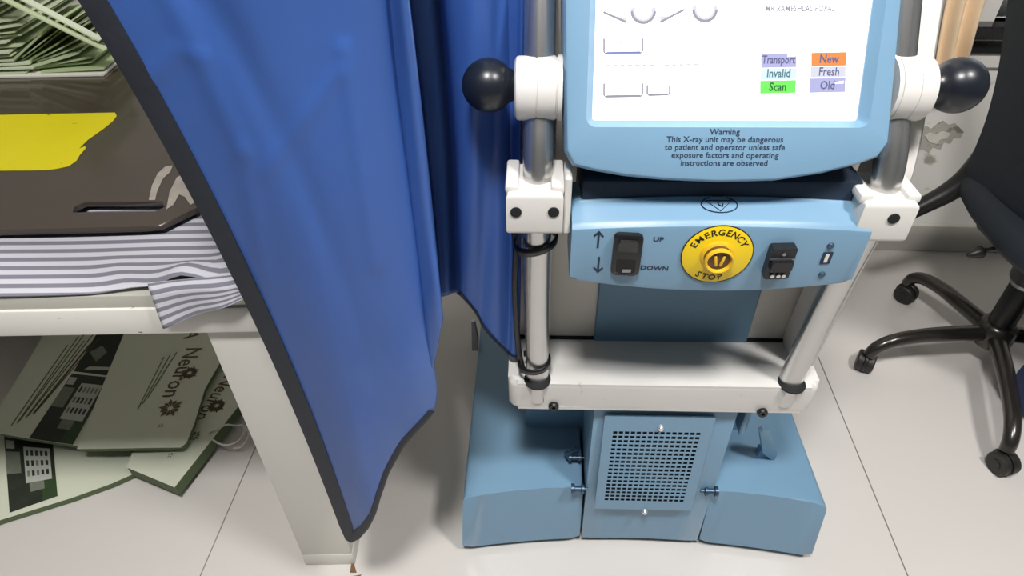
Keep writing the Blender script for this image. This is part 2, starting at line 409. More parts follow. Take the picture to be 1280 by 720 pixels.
# --- bolts, knobs and the fin on the base
def knob(px, py, z, axis=(1, 0, 0), s=1.0):
    p = mZ(px, py, z)
    return MB().lathe([(.010*s, -.012), (.010*s, -.006), (.006*s, -.005), (.006*s, .006), (.009*s, .007), (.009*s, .012), (.003*s, .0125), (.003*s, .02)], p, axis, 14).build('bolt', M_steel2, mach)
M_steel2 = mat('blued_steel', rgb(70, 92, 112), .35, metal=.6)
knob(722, 611, .205); knob(889, 614, .205, (-1, 0, 0)); knob(714, 566, .215, (.6, .4, 0), .8); knob(718, 572, .212, (1, 0, 0), .7)
fp = mZ(958, 572, .195)
fpoly = [mY(x, y, fp.y) for x, y in ((946, 530), (951, 528), (960, 532), (972, 570), (969, 575), (964, 575), (951, 560))]
MB().prism([(p.x, p.z) for p in fpoly], -.007, .007, frame=lambda c: Vector((c.x, fp.y+c.z+(c.x-fp.x)*.35, c.y)), bev=.003, seg=2).build('pedal_fin', M_blue, mach)
MB().box((fp.x-.016, fp.y+.002, .17), (fp.x+.004, fp.y+.020, .215), .003).build('pedal_stem', M_blue, mach)

# --- the white shelf the handle stands in
SX0, SX1, SY0, SY1, SZ0, SZ1 = -.254, .234, -.012, .13, .450, .518
def shelfshift(c):
    k = 1-(c.z-SZ0)/(SZ1-SZ0)
    c.y += .006*k
    return c
shelf = MB().prism(rrect(SX0, SY0, SX1, SY1, .016, 5), SZ0, SZ1, bev=.010, seg=3, shift=shelfshift).build('shelf', M_white_shelf, mach)
for px, py in ((692, 508), (953, 516)):
    p = mY(px, py, SY0+.002)
    MB().lathe([(.0085, -.003), (.0085, .002), (.007, .004), (.003, .004), (.003, .001)], p, (0, -1, .05), 16).build('bolt', M_black, shelf)

# --- cabinet behind
MB().prism(rrect(-.262, .092, .262, .56, .035, 6), .46, 1.32, bev=.02, seg=3).build('cabinet', M_cream, mach)
MB().box((-.113, .086, .500), (.140, .096, 1.0), .002, 1).build('front_plate', M_blue2, mach)
MB().box((-.24, .088, .518), (-.113, .0935, .523)).build('dark_gap_strip', M_hole, mach)  # dark strips drawn in for the gap between shelf and cabinet
MB().box((.14, .088, .518), (.20, .0935, .523)).build('dark_gap_strip', M_hole, mach)
br = mloc(atY(593, 420, 1.12))
MB().prism([(0, -.045), (.014, -.045), (.018, -.01), (.012, .05), (.004, .05)], -.006, .006, frame=lambda c: Vector((br.x-.008+c.x, br.y+c.z, br.z+c.y)), bev=.0015, seg=1).build('side_hook', M_steel, mach)

# --- handle hoop: up out of the shelf, bowed forward, then leaning back beside the monitor
PH = R(25); sP, cP = math.sin(PH), math.cos(PH)
BY, BZ = -.045, .900
def con(x, t, d=0): return Vector((x, BY + t*sP - d*cP, BZ + t*cP + d*sP))   # console plane: x, up t, out d
xl, xr = -.211, .186
pts = [(xl+.004, .006, .47), (xl+.003, .002, .55), (xl+.001, -.010, .66), (xl, -.025, .76), (xl, -.040, .85)]
pts += [con(xl, t) for t in (.02, .08, .16, .26, .36, .42)] + [con(xl+.02, .47), con(xl+.06, .495), con(0, .50), con(xr-.06, .495), con(xr-.02, .47)]
pts += [con(xr-.055*t, t) for t in (.42, .36, .26, .16, .08, .02)]
pts += [(xr, -.040, .85), (xr+.001, -.025, .76), (xr+.002, -.010, .66), (xr+.003, .002, .55), (xr+.003, .006, .47)]
MB().tube(spline(pts, 6), .0175, 20).build('handle_tube', M_alu, mach)
for xa, xb in ((.200, .238), (-.224, -.190)):
    ctr = [(.050, .49), (.038, .59), (.026, .70), (.012, .80), (.002, .875), (.006, .905)] + [(BY+.045+t*sP, BZ+t*cP) for t in (.05, .12, .2, .3, .42)]
    path = spline([(0, y, z) for y, z in ctr], 5)
    MB().loops([[(xa, p.y-.008, p.z), (xb-.006, p.y-.012, p.z), (xb, p.y-.004, p.z), (xb, p.y+.05, p.z), (xa, p.y+.05, p.z)] for p in path]).build('side_rail', M_white, mach, smooth=40)
for x in (xl+.0035, xr+.003):
    MB().lathe([(.0206, -.003), (.0212, .0004), (.0206, .0008), (.0001, .0006)], (x, -.0022, SZ1), (0, -.03, 1), 24).build('hole_ring', M_hole, mach)

# --- clamps, bolts
def clamp(x0, x1, z0, z1, side):
    xc = (x0+x1)/2
    prof = [(x0, z0), (x1, z0), (x1, z1+.006), (xc+.021, z1+.006), (xc+.018, z1-.004), (xc-.018, z1-.004), (xc-.021, z1+.006), (x0, z1+.006)]
    o = MB().prism([(x0, -.078), (x1, -.078), (x1, -.004), (x0, -.004)], z0, z1, bev=.006, seg=3).build('clamp', M_white, mach)
    for s in (-1, 1):
        MB().box((xc+s*.026-.008, -.070, z1-.006), (xc+s*.026+.008, -.006, z1+.006), .004, 2).build('lug', M_white, o)
    return o
cl1 = clamp(-.247, -.182, .850, .905, -1)
cl2 = clamp(.152, .212, .843, .896, 1)
for px, py in ((645, 265), (692, 265)):
    MB().lathe([(.0065, -.002), (.0065, .0015), (.004, .002), (.0001, .0012)], mY(px, py, -.078), (0, -1, 0), 16).build('bolt', M_hole, cl1)
MB().lathe([(.0065, -.002), (.0065, .0015), (.004, .002), (.0001, .0012)], mY(1117, 273, -.078), (0, -1, 0), 16).build('bolt', M_hole, cl2)
MB().box((-.181, -.070, .846), (-.173, -.03, .922), .002, 1).build('flange', M_white, cl1)

# --- control panel
PX0, PX1 = -.171, .170
def arch(x): return 1-((x)/.17)**2
def csec(x):
    a = arch(x); ends = .006*(1-min(1, (.1705-abs(x))/.006)) if abs(x) > .1645 else 0
    zr = .861+.013*a; zb = .782-.008*a; yf = -.078-.010*a
    return [(.0, zb+.004), (yf+.006, zb), (yf+.001, zb+.002+ends), (yf, zb+.006), (yf-.002, zr-.006), (yf-.001, zr-.002), (yf+.002, zr+.001), (yf+.006, zr+.004),
            (-.052, .877+.007*a-ends), (-.049, .879+.007*a-ends), (.0, .876)]
xs = [PX0+(PX1-PX0)*k/40 for k in range(41)]
cpanel = MB().loops([[(x, y, z) for y, z in csec(x)] for x in xs]).build('control_panel', M_blue, mach, smooth=30)
def yfront(x, z):
    a = arch(x); return -.078-.010*a - .002*(z-.785)/.08
def onf(px, py):
    """a pixel on the panel's front face, in (x, z)"""
    y = -.087
    for _ in range(4):
        p = mY(px, py, y); y = yfront(p.x, p.z)
    return p.x, p.z
def ff(x, z, d=.0006): return Vector((x, yfront(x, z)-d, z))
# rocker switch
cx, cz = onf(783, 316)
rf = MB().prism(rrect(-.0165, -.030, .0165, .030, .005), 0, .006, frame=lambda c: ff(cx+c.x, cz+c.y, c.z), bev=.0015, seg=2).build('rocker_switch', M_black, cpanel)
def rk(c): 
    return ff(cx+c.x, cz+c.y, .004+c.z*(.4+.6*abs(c.y)/.02))
MB().prism([(-.011, -.023), (.011, -.023), (.011, -.011), (.011, 0), (.011, .011), (.011, .023), (-.011, .023), (-.011, .011), (-.011, 0), (-.011, -.011)], .001, .007, frame=rk).build('rocker', M_hole, rf) if False else None
MB().prism(rrect(-.011, .001, .011, .023, .002), 0, .0065, frame=lambda c: ff(cx+c.x, cz+c.y, .0045+c.z*(c.y/.023)), bev=.0008, seg=1).build('rocker', M_chairplastic, cpanel)
MB().prism(rrect(-.011, -.023, .011, -.001, .002), 0, .0065, frame=lambda c: ff(cx+c.x, cz+c.y, .0045+c.z*(-c.y/.023)), bev=.0008, seg=1).build('rocker', M_chairplastic, cpanel)
MB().box((-.004, -.0006, -.002), (.006, .0006, .002)).build('rocker_mark', M_steel, cpanel).location = ff(cx, cz-.019, .0108)
# arrows
for py, s in ((299, 1), (331, -1)):
    ax, az = onf(748, py)
    sh = [(-.0012, -.0125*s), (.0012, -.0125*s), (.0012, .007*s), (.0052, .003*s), (.006, .005*s), (0, .0125*s), (-.006, .005*s), (-.0052, .003*s), (-.0012, .007*s)]
    MB().prism(sh, 0, .0003, frame=lambda c: ff(ax+c.x, az+c.y, .0003+c.z)).build('arrow', M_ink, cpanel, smooth=0)
for px, py, body in ((823, 299, 'UP'), (818, 335, 'DOWN')):
    ax, az = onf(px, py)
    letter('lettering', body, .0088, M_ink, cpanel, lambda u, v: ff(ax+u, az+v), bold=.0002, sx=1.12)
# emergency stop
ex, ez = onf(896, 318)
ER = .0405
disc = MB().lathe([(ER, 0), (ER, .0016), (ER-.0008, .002), (.0001, .002)], (0, 0, 0), (0, -1, 0), 48).build('stop_plate', M_yellow, cpanel)
disc.location = ff(ex, ez, -.0006)
rim = MB().tube([(math.cos(2*math.pi*k/48)*(ER+.0003), 0, math.sin(2*math.pi*k/48)*(ER+.0003)) for k in range(48)], .0008, 6, closed=True).build('plate_rim', M_inkblack, cpanel); rim.location = ff(ex, ez, .0006)
bt = Vector(ff(ex, ez, .0013)); bax = Vector((0, -1, 0))
MB().lathe([(.0195, 0), (.0195, .0015), (.0175, .003), (.0155, .004)], bt, bax, 32).build('stop_collar', M_yellow2, cpanel)
MB().lathe([(.0155, .0035), (.0160, .004), (.0160, .009), (.0155, .0095)], bt, bax, 32).build('stop_neck', M_brown, cpanel)
MB().lathe([(.0150, .0085), (.0164, .009), (.0170, .011), (.0168, .0135), (.0150, .0148), (.0138, .014), (.0128, .0100), (.0001, .0092)], bt, bax, 36).build('stop_button', M_yellow2, cpanel)
MB().lathe([(.0129, .0093), (.0129, .0106), (.0001, .0106)], bt, bax, 28).build('stop_button_recess', M_brown, cpanel)
for a_, s_ in ((-.2, -1), (.2, 1)):
    o = MB().box((-.0018, -.002, -.0075), (.0018, .001, .0075), .0015, 2).build('stop_arrow_mark', M_yellow2, cpanel)
    o.location = bt + Vector((s_*.0038, -.0112, 0)); o.rotation_euler = (0, a_, 0)
def arctext(body, rad, step, mid, size, flip, name):
    mb = MB(); n = len(body)
    wid = {'M': 1.36, 'I': .5, 'E': .92, 'C': 1.05, 'G': 1.08, 'N': 1.05, 'O': 1.1}
    ws = [wid.get(c, 1) for c in body]; tot = sum(ws); pos = 0
    for c, wd in zip(body, ws):
        an = mid + (1 if flip else -1)*step*(pos+wd/2-tot/2); pos += wd
        v, f = glyphs(c, size, .0002 if c != 'M' else .00002)
        a = R(an); d = Vector((math.cos(a), math.sin(a))); up = d if not flip else -d; rt = Vector((up.y, -up.x))
        mb.add([Vector((ex+d.x*rad+rt.x*p.x+up.x*p.y, bt.y-.0005, ez+d.y*rad+rt.y*p.x+up.y*p.y)) for p in v], f)
    return mb.build(name, M_inkblack, cpanel, smooth=0, fix=False)
arctext('EMERGENCY', .0318, 14.8, 92, .0118, False, 'lettering')
arctext('STOP', .0332, 15.0, 262, .0115, True, 'lettering')
# key socket
kx, kz = onf(972, 323)
ks = MB().prism(rrect(-.0145, -.022, .0145, .023, .002), 0, .012, frame=lambda c: ff(kx+c.x, kz+c.y, c.z), bev=.001, seg=1).build('socket', M_black, cpanel)
MB().prism(rrect(-.012, -.006, .012, .008, .002), .010, .019, frame=lambda c: ff(kx+c.x, kz+c.y, c.z), bev=.001, seg=1).build('socket_cap', M_black, cpanel)
MB().prism([(-.0145, .008), (.0145, .008), (.0145, .0095), (-.0145, .0095)], .012, .014, frame=lambda c: ff(kx+c.x, kz+c.y, c.z)).build('socket_edge', M_steel, cpanel)
for dx in (-.006, .001, .007):
    MB().lathe([(.0025, 0), (.0025, .003), (.0001, .0032)], ff(kx+dx, kz-.016, .0115), (0, -1, 0), 10).build('contact', M_screw, cpanel)
MB().lathe([(.0022, 0), (.0022, .002), (.0001, .0022)], ff(kx, kz+.016, .0118), (0, -1, 0), 10).build('screw', M_steel, cpanel)
# small slot with screws
sx_, sz_ = onf(1033, 322)
MB().prism(rrect(-.0058, -.0085, .0058, .0085, .001), 0, .0012, frame=lambda c: ff(sx_+c.x, sz_+c.y, c.z)).build('port', M_ink, cpanel)
MB().prism(rrect(-.0026, -.006, .0016, .006, .0006), .0012, .0018, frame=lambda c: ff(sx_+c.x, sz_+c.y, c.z)).build('port_slot', M_white, cpanel)
for px, py in ((1038, 307), (1027, 343)):
    a, b = onf(px, py)
    MB().lathe([(.0042, 0), (.0042, .0012), (.003, .0024), (.0001, .0026)], ff(a, b, 0), (0, -1, 0), 14).build('screw', M_steel2, cpanel)
# symbol on the sloping top face
tp = [csec(0)[7], csec(0)[8]]
t0 = Vector((0, tp[0][0], tp[0][1])); t1 = Vector((0, tp[1][0], tp[1][1])); tn = Vector((0, -(t1.z-t0.z), (t1.y-t0.y))).normalized()
if tn.z < 0: tn = -tn
tv = (t1-t0).normalized()
sp = mplane(899, 256, t0, tn)
def sf(u, v, d=.0006): return sp + Vector((u, 0, 0)) + tv*v + tn*d
MB().tube([sf(.0205*math.cos(2*math.pi*k/40), .0130*math.sin(2*math.pi*k/40), .0006) for k in range(40)], .0007, 6, closed=True).build('warning_symbol', M_ink, cpanel)
MB().tube([sf(-.015, .0065), sf(.015, .0065), sf(0, -.0105)], .0006, 6, closed=True).build('warning_symbol', M_ink, cpanel)
MB().tube([sf(-.001, .004), sf(-.0005, -.001), sf(.003, -.0035), sf(.004, .001)], .0009, 6).build('warning_symbol', M_ink, cpanel)

# --- monitor
MD = .040
def mon(px, py, d=MD):
    q = mplane(px, py, con(0, 0, d), (0, -cP, sP)); 
    return q.x, ((q.y-BY)*sP + (q.z-BZ)*cP)
s_bl, s_br = mon(740, 153, MD-.011), mon(1072, 148, MD-.011)
SCX0, SCX1, ST0 = s_bl[0], s_br[0]-.001, (s_bl[1]+s_br[1])/2
ST1 = ST0 + (SCX1-SCX0)*.75
e_bl, e_br = mon(706, 198), mon(1112, 188)
outer = [(e_bl[0]-.006, ST1+.05), (e_bl[0]-.006, .2), (e_bl[0]-.002, .09), (e_bl[0], e_bl[1]+.006)]
for px, py in ((716, 208), (740, 214), (780, 221), (830, 226), (900, 229), (970, 227), (1030, 218), (1075, 207), (1100, 198)): outer.append(mon(px, py))
outer += [(e_br[0], e_br[1]+.006), (e_br[0]-.002, .09), (e_br[0]-.008, .2), (e_br[0]-.010, ST1+.05)]
mcx, mcy = (SCX0+SCX1)/2, (ST0+ST1)/2
def cast(poly, ang):
    d = (math.cos(ang), math.sin(ang)); best = None
    for i in range(len(poly)):
        x1, y1 = poly[i][0]-mcx, poly[i][1]-mcy; x2, y2 = poly[(i+1) % len(poly)][0]-mcx, poly[(i+1) % len(poly)][1]-mcy
        den = d[0]*(y2-y1)-d[1]*(x2-x1)
        if abs(den) < 1e-12: continue
        t = (x1*(y2-y1)-y1*(x2-x1))/den; u = (x1*d[1]-y1*d[0])/den
        if t > 0 and -1e-6 <= u <= 1+1e-6 and (best is None or t > best): best = t
    return (mcx+d[0]*best, mcy+d[1]*best)
inner = rrect(SCX0, ST0, SCX1, ST1, .003); lip = rrect(SCX0-.007, ST0-.007, SCX1+.009, ST1+.007, .010)
angs = sorted({math.atan2(p[1]-mcy, p[0]-mcx) for p in outer+inner+lip})
lo_, li_, ll_ = [[cast(pp, a) for a in angs] for pp in (outer, inner, lip)]
def inset(l, k): return [(mcx+(x-mcx)*(1-k), mcy+(y-mcy)*(1-k)) for x, y in l]
def L(l, d): return [con(x, t, d) for x, t in l]
mb_ = MB().loops([L(inset(lo_, .06), -.020), L(lo_, -.012), L(lo_, MD-.010), L(inset(lo_, .006), MD-.005), L(inset(lo_, .018), MD-.001), L(inset(lo_, .03), MD),
                  L(ll_, MD), L(inset(ll_, .004), MD-.001), L(li_, MD-.009), L(li_, MD-.0125)], True, False)
monitor = mb_.build('monitor', M_blue, mach, smooth=28)
M_lcd = mat('lcd_white', rgb(235, 238, 240), .25, emit=(.93, .97, 1, 1), es=1.1)
DS = MD-.0112
screen = MB().loops([L(li_, DS-.004), L(li_, DS)]).build('screen', M_lcd, monitor, smooth=0)
def em(name, c, e=.9): return mat(name, (.02, .02, .02, 1), .4, emit=c, es=.85)
M_ugrey = em('ui_grey', rgb(150, 148, 160), .55); M_ulight = em('ui_light', rgb(214, 214, 226), .75); M_udark = em('ui_dark', rgb(104, 102, 110), .45)
M_ulav = em('ui_lavender', rgb(176, 176, 220), .75); M_upale = em('ui_pale_blue', rgb(212, 236, 246), .85); M_ugreen = em('ui_green', rgb(110, 238, 90), .85)
M_ugreend = em('ui_dark_green', rgb(10, 92, 24), .3); M_uorange = em('ui_orange', rgb(240, 140, 60), .8); M_utext = em('ui_text', rgb(92, 92, 140), .5)
M_ublue = em('ui_blue', rgb(110, 126, 196), .6); M_ufaint = em('ui_faint', rgb(206, 208, 214), .75); M_uteal = em('ui_teal', rgb(70, 118, 130), .4)
def sq(px, py): return mon(px, py, DS)
def scr(x, t, d=.0004): return con(x, t, DS+d)
def spoly(name, pxs, m_, d=.0004): return flat(name, [(*sq(*p), d) for p in pxs], m_, monitor, lambda x, t, dd: scr(x, t, dd))
def sline(name, pxs, wpx, m_, d=.0005):
    pts = [sq(*p) for p in pxs]; W = wpx*1.35*.00084/2; mb = MB(); a = []; b = []
    for i, p in enumerate(pts):
        q0 = pts[max(0, i-1)]; q1 = pts[min(len(pts)-1, i+1)]; dx, dy = q1[0]-q0[0], q1[1]-q0[1]; l = math.hypot(dx, dy); nx, ny = -dy/l*W, dx/l*W
        a.append(scr(p[0]+nx, p[1]+ny, d)); b.append(scr(p[0]-nx, p[1]-ny, d))
    return mb.grid([a, b]).build(name, m_, monitor, smooth=0, fix=False)
def stext(px, py, body, hpx, m_, bold=0, d=.0008, sx=1):
    a = sq(px, py); return letter('lettering', body, hpx*.00084*1.42, m_, monitor, lambda u, v: scr(a[0]+u, a[1]+v, d), bold=bold, sx=sx)
# slider triangles and round buttons
sline('slider_mark', [(754, 15), (783, 28)], 2, M_ugrey); sline('slider_mark', [(825, 28), (855, 12)], 2, M_ugrey)
spoly('slider_mark', [(765, 19), (783, 23), (783, 28)], M_ulight); spoly('slider_mark', [(825, 20), (840, 20), (825, 28)], M_ulight)
for cx_, cy_ in ((804, 14), (881, 12)):
    def arc(a0, a1, r_): return [(cx_+r_*math.cos(R(a)), cy_+r_*math.sin(R(a))) for a in range(a0, a1+1, 10)]
    sline('round_button', arc(-20, 200, 13), 4, M_ulight); sline('round_button', arc(0, 180, 14.5), 2.4, M_ugrey, .0007)
for x0, y0, x1, y1, m_ in ((755, 48, 803, 67, M_ublue), (755, 104, 803, 121, M_ugrey), (809, 106, 837, 119, M_ugrey)):
    sline('key_outline', [(x0, y0), (x0, y1-2), (x0+2, y1), (x1-2, y1-.8), (x1, y1-3), (x1, y0)], 1.7, M_ugrey)
    sline('key_outline', [(x0+3, y1-1.2), (x1-3, y1-2)], 1.2, m_, .0007)
stext(778, 53, 'Skip', 7, M_ufaint, .00012)
for k in range(13):
    x0 = 757+k*9.2; 
    if k != 7: sline('faint_line', [(x0, 82-.1*k), (x0+5.5, 82-.1*k)], 1.6, M_ufaint)
stext(1000, 11, 'MR RAMESHLAL POPAL', 7.2, M_ugrey, .00018, sx=.80); stext(1010, 28, 'ICU', 6, M_ufaint, .00012); stext(993, 46, '100', 6, M_ufaint, .00012)
spoly('status_button', [(951, 67), (996, 66), (995, 84), (951, 85)], M_ulav); stext(973, 75, 'Transport', 9.5, M_utext, .00025, sx=.74)
spoly('status_button', [(951, 86), (996, 85), (995, 99), (950, 100)], M_upale); stext(973, 92, 'Invalid', 10, M_uteal, .00025, sx=.82)
spoly('status_button', [(950, 101), (995, 100), (994, 116), (950, 117)], M_ugreen); stext(972, 109, 'Scan', 10, M_ugreend, .0003, sx=.85)
spoly('status_button', [(1014, 66), (1058, 65), (1057, 82), (1014, 83)], M_uorange); stext(1036, 74, 'New', 10, M_utext, .00025, sx=.85)
spoly('status_button', [(1013, 83.5), (1057, 83), (1057, 96), (1013, 97)], M_ulight); stext(1036, 90, 'Fresh', 10, M_utext, .0002, sx=.82)
spoly('status_button', [(1012, 98), (1057, 97), (1056, 115), (1012, 116)], M_ulav); stext(1034, 107, 'Old', 10, M_utext, .00025, sx=.85)
spoly('status_glint', [(984, 68), (995, 67), (995, 70), (984, 71)], M_lcd, .0007); spoly('status_glint', [(1042, 103), (1054, 101), (1054, 104), (1044, 105)], M_lcd, .0007)
# warning text on the bezel
for py, body, px in ((165, 'Warning', 906), (174.5, 'This X-ray unit may be dangerous', 906), (184.3, 'to patient and operator unless safe', 906), (194.2, 'exposure factors and operating', 906), (204, 'instructions are observed', 905)):
    a = mon(px, py)
    letter('warning_lettering', body, .0086, M_ink, monitor, lambda u, v: con(a[0]+u, a[1]+v, MD+.0004), bold=.0001, sx=1.05)
MB().box((-.09, .045, .98), (.09, .10, 1.08), .01).build('monitor_mount', M_blue2, mach)
MB().box((-.160, -.047, .80), (.160, .060, .905), .004).build('shaded_tray', mat('tray_shadow_navy', rgb(34, 48, 66), .6), mach)  # rear tray block, coloured dark for the shadow under the monitor

# --- hubs and ball knobs at both sides of the monitor
for s, hx0, hx1, bx_ in ((-1, -.238, -.186, -.2675), (1, .164, .208, .243)):
    c0 = con(0, .1055, .004)
    ax = (1, 0, 0)
    w_ = hx1-hx0; 
    prof = [(.030, 0), (.0335, .002), (.0345, .005), (.0345, w_*.44), (.0335, w_*.45), (.0335, w_*.47), (.0345, w_*.48), (.0345, w_*.86), (.033, w_*.87), (.033, w_*.9), (.0355, w_*.91), (.0355, w_)]
    hub = MB().lathe([(r_, h_) for r_, h_ in prof], (hx0 if s < 0 else hx1, c0.y, c0.z), (1, 0, 0) if s < 0 else (-1, 0, 0), 40).build('pivot_hub', M_white, mach, smooth=25)
    bp_ = Vector((bx_, c0.y+.001, c0.z+.003))
    br_ = .0295
    prof = [(br_*math.sin(R(a)), -br_*math.cos(R(a))) for a in range(2, 141, 6)] + [(.016, br_*1.0), (.016, br_*1.4)]
    MB().lathe([(r_, h_) for r_, h_ in prof], bp_, (1, 0, 0) if s < 0 else (-1, 0, 0), 32).build('ball_knob', M_ball, mach, smooth=60)
# --- cable with strap clips along the near tube
def clip(z, y, tilt, rr=.026):
    n = 30; a = []; b = []
    for k in range(n+1):
        an = R(-200 + 330*k/n); x = xl-.002 + rr*math.cos(an)*1.08; yy = y + rr*math.sin(an); zz = z + tilt*(math.cos(an))*rr
        a.append((x, yy, zz)); b.append((x, yy, zz+.011))
    o = MB().grid([a, b]).build('cable_clip', M_black, mach); 
    md = o.modifiers.new('thick', 'SOLIDIFY'); md.thickness = .0025
    return o
clip(.802, -.030, .25); clip(.548, .002, .1, .024)
MB().tube(spline([(xl-.030, .00, .90), (xl-.034, -.005, .84), (xl-.028, -.01, .79), (xl-.030, -.005, .70), (xl-.027, .0, .60), (xl-.022, .005, .545), (xl-.018, .012, .524)], 6), .0045, 10).build('cable', M_black, mach)

# ================================================================== THE LEAD APRON
AP = [  # top x at y=-70, bow, bottom (x, y), depth top, depth bottom
    (60, 27, 432, 671, .585, .600), (118, 23, 440, 675, .578, .598), (178, 17, 449, 671, .572, .594), (240, 10, 459, 660, .566, .590), (290, 5, 468, 642, .563, .587),
    (340, 2, 476, 614, .564, .586), (385, 0, 485, 589, .568, .587), (420, 0, 505, 553, .573, .588), (448, 0, 526, 530, .578, .588), (468, 0, 543, 510, .582, .589),
    (474, 0, 545, 490, .584, .589), (482, 0, 541, 462, .585, .590), (489, 0, 548, 430, .586, .592), (495, 0, 552, 400, .587, .595), (500, 2, 550, 382, .592, .604),
    (494, 4, 546, 376, .84, .76), (496, 6, 550, 371, 1.0, .88), (538, 6, 565, 367, 1.0, .88), (545, 6, 571, 365, .80, .775), (551, 6, 578, 367, .752, .752), (585, 4, 594, 388, .745, .746),
    (612, 2, 606, 408, .746, .746), (622, 2, 622, 428, .765, .746), (634, 2, 634, 440, .785, .745), (646, 0, 642, 446, .77, .745), (655, 0, 648, 447, .765, .752)]
NCOL, NROW = 150, 80
A_ = np.array(AP, float); uu = np.linspace(0, len(AP)-1, NCOL)
def ipc(c): return np.interp(uu, np.arange(len(AP)), A_[:, c])
xt, bw, xb_, yb_, yt, ybm = [ipc(i) for i in range(6)]
grid = []
for r_ in range(NROW+1):
    v = r_/NROW; row = []
    for c in range(NCOL):
        py = -70 + (yb_[c]+70)*v; px = xt[c]+(xb_[c]-xt[c])*v + bw[c]*4*v*(1-v)
        Y = yt[c]+(ybm[c]-yt[c])*v
        q = c/NCOL
        if q < .58:   # long soft folds in the big flap
            e = min(1, q*6)
            Y += e*(.007*math.sin(q*17+v*1.4+.4) + .005*math.sin(q*9-v*5.0) + .004*math.sin(q*31+v*2+math.sin(v*4)))
            Y += .006*math.exp(-((q-.10-.17*v)/.022)**2)*(1-v)*min(1, q*12)
            Y -= .010*math.exp(-((v-.93)/.10)**2)*e*.6
        else:
            Y += .004*math.sin(q*60+v*3)
        if q < .5:
            for ax_, ay_, bx2, by2, am in ((205, -20, 250, 70, .0030), (250, 70, 305, 190, .0035), (305, 190, 335, 350, .0028), (330, 215, 425, 90, .0020), (225, 60, 190, 95, .0022), (430, 60, 470, 330, .003)):
                t_ = max(0, min(1, ((px-ax_)*(bx2-ax_)+(py-ay_)*(by2-ay_))/((bx2-ax_)**2+(by2-ay_)**2)))
                dd = math.hypot(px-ax_-(bx2-ax_)*t_, py-ay_-(by2-ay_)*t_)
                Y -= am*math.exp(-(dd/9)**2)
        row.append(atY(px, py, Y))
    grid.append(row)
G = np.array([[list(p) for p in row] for row in grid])
for _ in range(1):   # soften across the columns
    G2 = G.copy(); G2[:, 1:-1] = (G[:, :-2]+2*G[:, 1:-1]+G[:, 2:])/4; G = G2
EXT = 14
up = [G[0]+np.array([0, 0, .030*k]) for k in range(EXT, 0, -1)]
G = np.concatenate([np.array(up), G]); NROW += EXT
apron = empty('lead_apron', tuple(G[NROW].mean(axis=0)))
tag(apron, 'blue vinyl lead apron with black edge binding hanging beside the machine', 'apron')
apron.matrix_world = Matrix.Translation(apron.location)
AL = Vector(apron.location)
def loc_(p): return Vector(p)-AL
cloth = MB().grid([[loc_(p) for p in row] for row in G]).build('apron_body', M_apron, apron, smooth=80, fix=False)
sd = cloth.modifiers.new('thick', 'SOLIDIFY'); sd.thickness = .005; sd.offset = 0
# binding: a folded band around left edge and hem
def band(edge, inner, wd, name):
    """edge, inner: lists of points on the rim and a little inside it"""
    la = []
    for i, (e, n) in enumerate(zip(edge, inner)):
        e, n = Vector(e), Vector(n); d = (n-e).normalized()
        t = (Vector(edge[min(i+1, len(edge)-1)])-Vector(edge[max(i-1, 0)])).normalized()
        d = (d-t*d.dot(t)).normalized(); nn = t.cross(d).normalized()
        h = .0055; wv = wd[i] if hasattr(wd, '__len__') else wd
        sec = [e+d*wv+nn*h*.75, e+d*wv*.4+nn*h*1.1, e-d*.001+nn*h*.9, e-d*.0028, e-d*.001-nn*h*.9, e+d*wv*.4-nn*h*1.1, e+d*wv-nn*h*.75]
        la.append([loc_(p) for p in sec])
    return MB().loops(la).build(name, M_bind, apron, smooth=60)
edge = [G[r_][0] for r_ in range(0, NROW-1)]; inn = [G[r_][8] for r_ in range(0, NROW-1)]
c_stop = int(NCOL*9.0/25.0)
hem_e = [G[NROW][c] for c in range(1, c_stop)]; hem_i = [G[NROW-8][c] + (G[NROW][min(c+14, NCOL-1)]-G[NROW][c])*0 for c in range(1, c_stop)]
hem_i[:4] = [G[NROW-12][6+k] for k in range(4)]
allE = edge+hem_e; allI = inn+hem_i
wds = [.0235]*len(edge) + [max(.008, .0235-.0007*k) for k in range(len(hem_e))]
band(allE, allI, wds, 'edge_binding')
c2 = int(NCOL*18.5/25)
h2 = [G[NROW][c] for c in range(c2, NCOL)]; h2i = [G[NROW-8][c] for c in range(c2, NCOL)]
band(h2, h2i, .002, 'hem_binding')
MB().tube([loc_(G[0][0]+np.array([-.05, .03, .004])), loc_(G[0][0]+np.array([.18, .03, .004])), loc_(G[0][-1]+np.array([.05, .0, .004]))], .008, 12).build('hanger_bar', M_steel, apron)

# ================================================================== THE TABLE
TX0, TX1, TY0, TY1 = -2.05, -.326, .668, 1.62
tb = empty('examination_table', (-1.2, 1.14, 0)); TL = Vector(tb.location)
tag(tb, 'white painted metal examination table with square legs', 'table')
def tl(*p): return tuple(Vector(p)-TL)
def tbox(name, lo, hi, m_, bev=.002, parent=None): return MB().box(tl(*lo), tl(*hi), bev, 2).build(name, m_, parent or tb)
tbox('top_frame', (TX0, TY0, .666), (TX1, TY1, .713), M_tablewhite, .004)
tbox('top_plate', (TX0+.004, TY0+.004, .713), (TX1-.004, TY1-.004, .734), M_strip, .002)
for x in (TX1-.106, TX0+.006):
    for y in (TY0+.010, TY1-.11):
        lg = tbox('leg', (x, y, .03), (x+.1, y+.1, .667), M_legwhite, .002)
        tbox('foot', (x-.001, y-.001, 0), (x+.101, y+.101, .04), M_legwhite, .002, lg).parent = lg
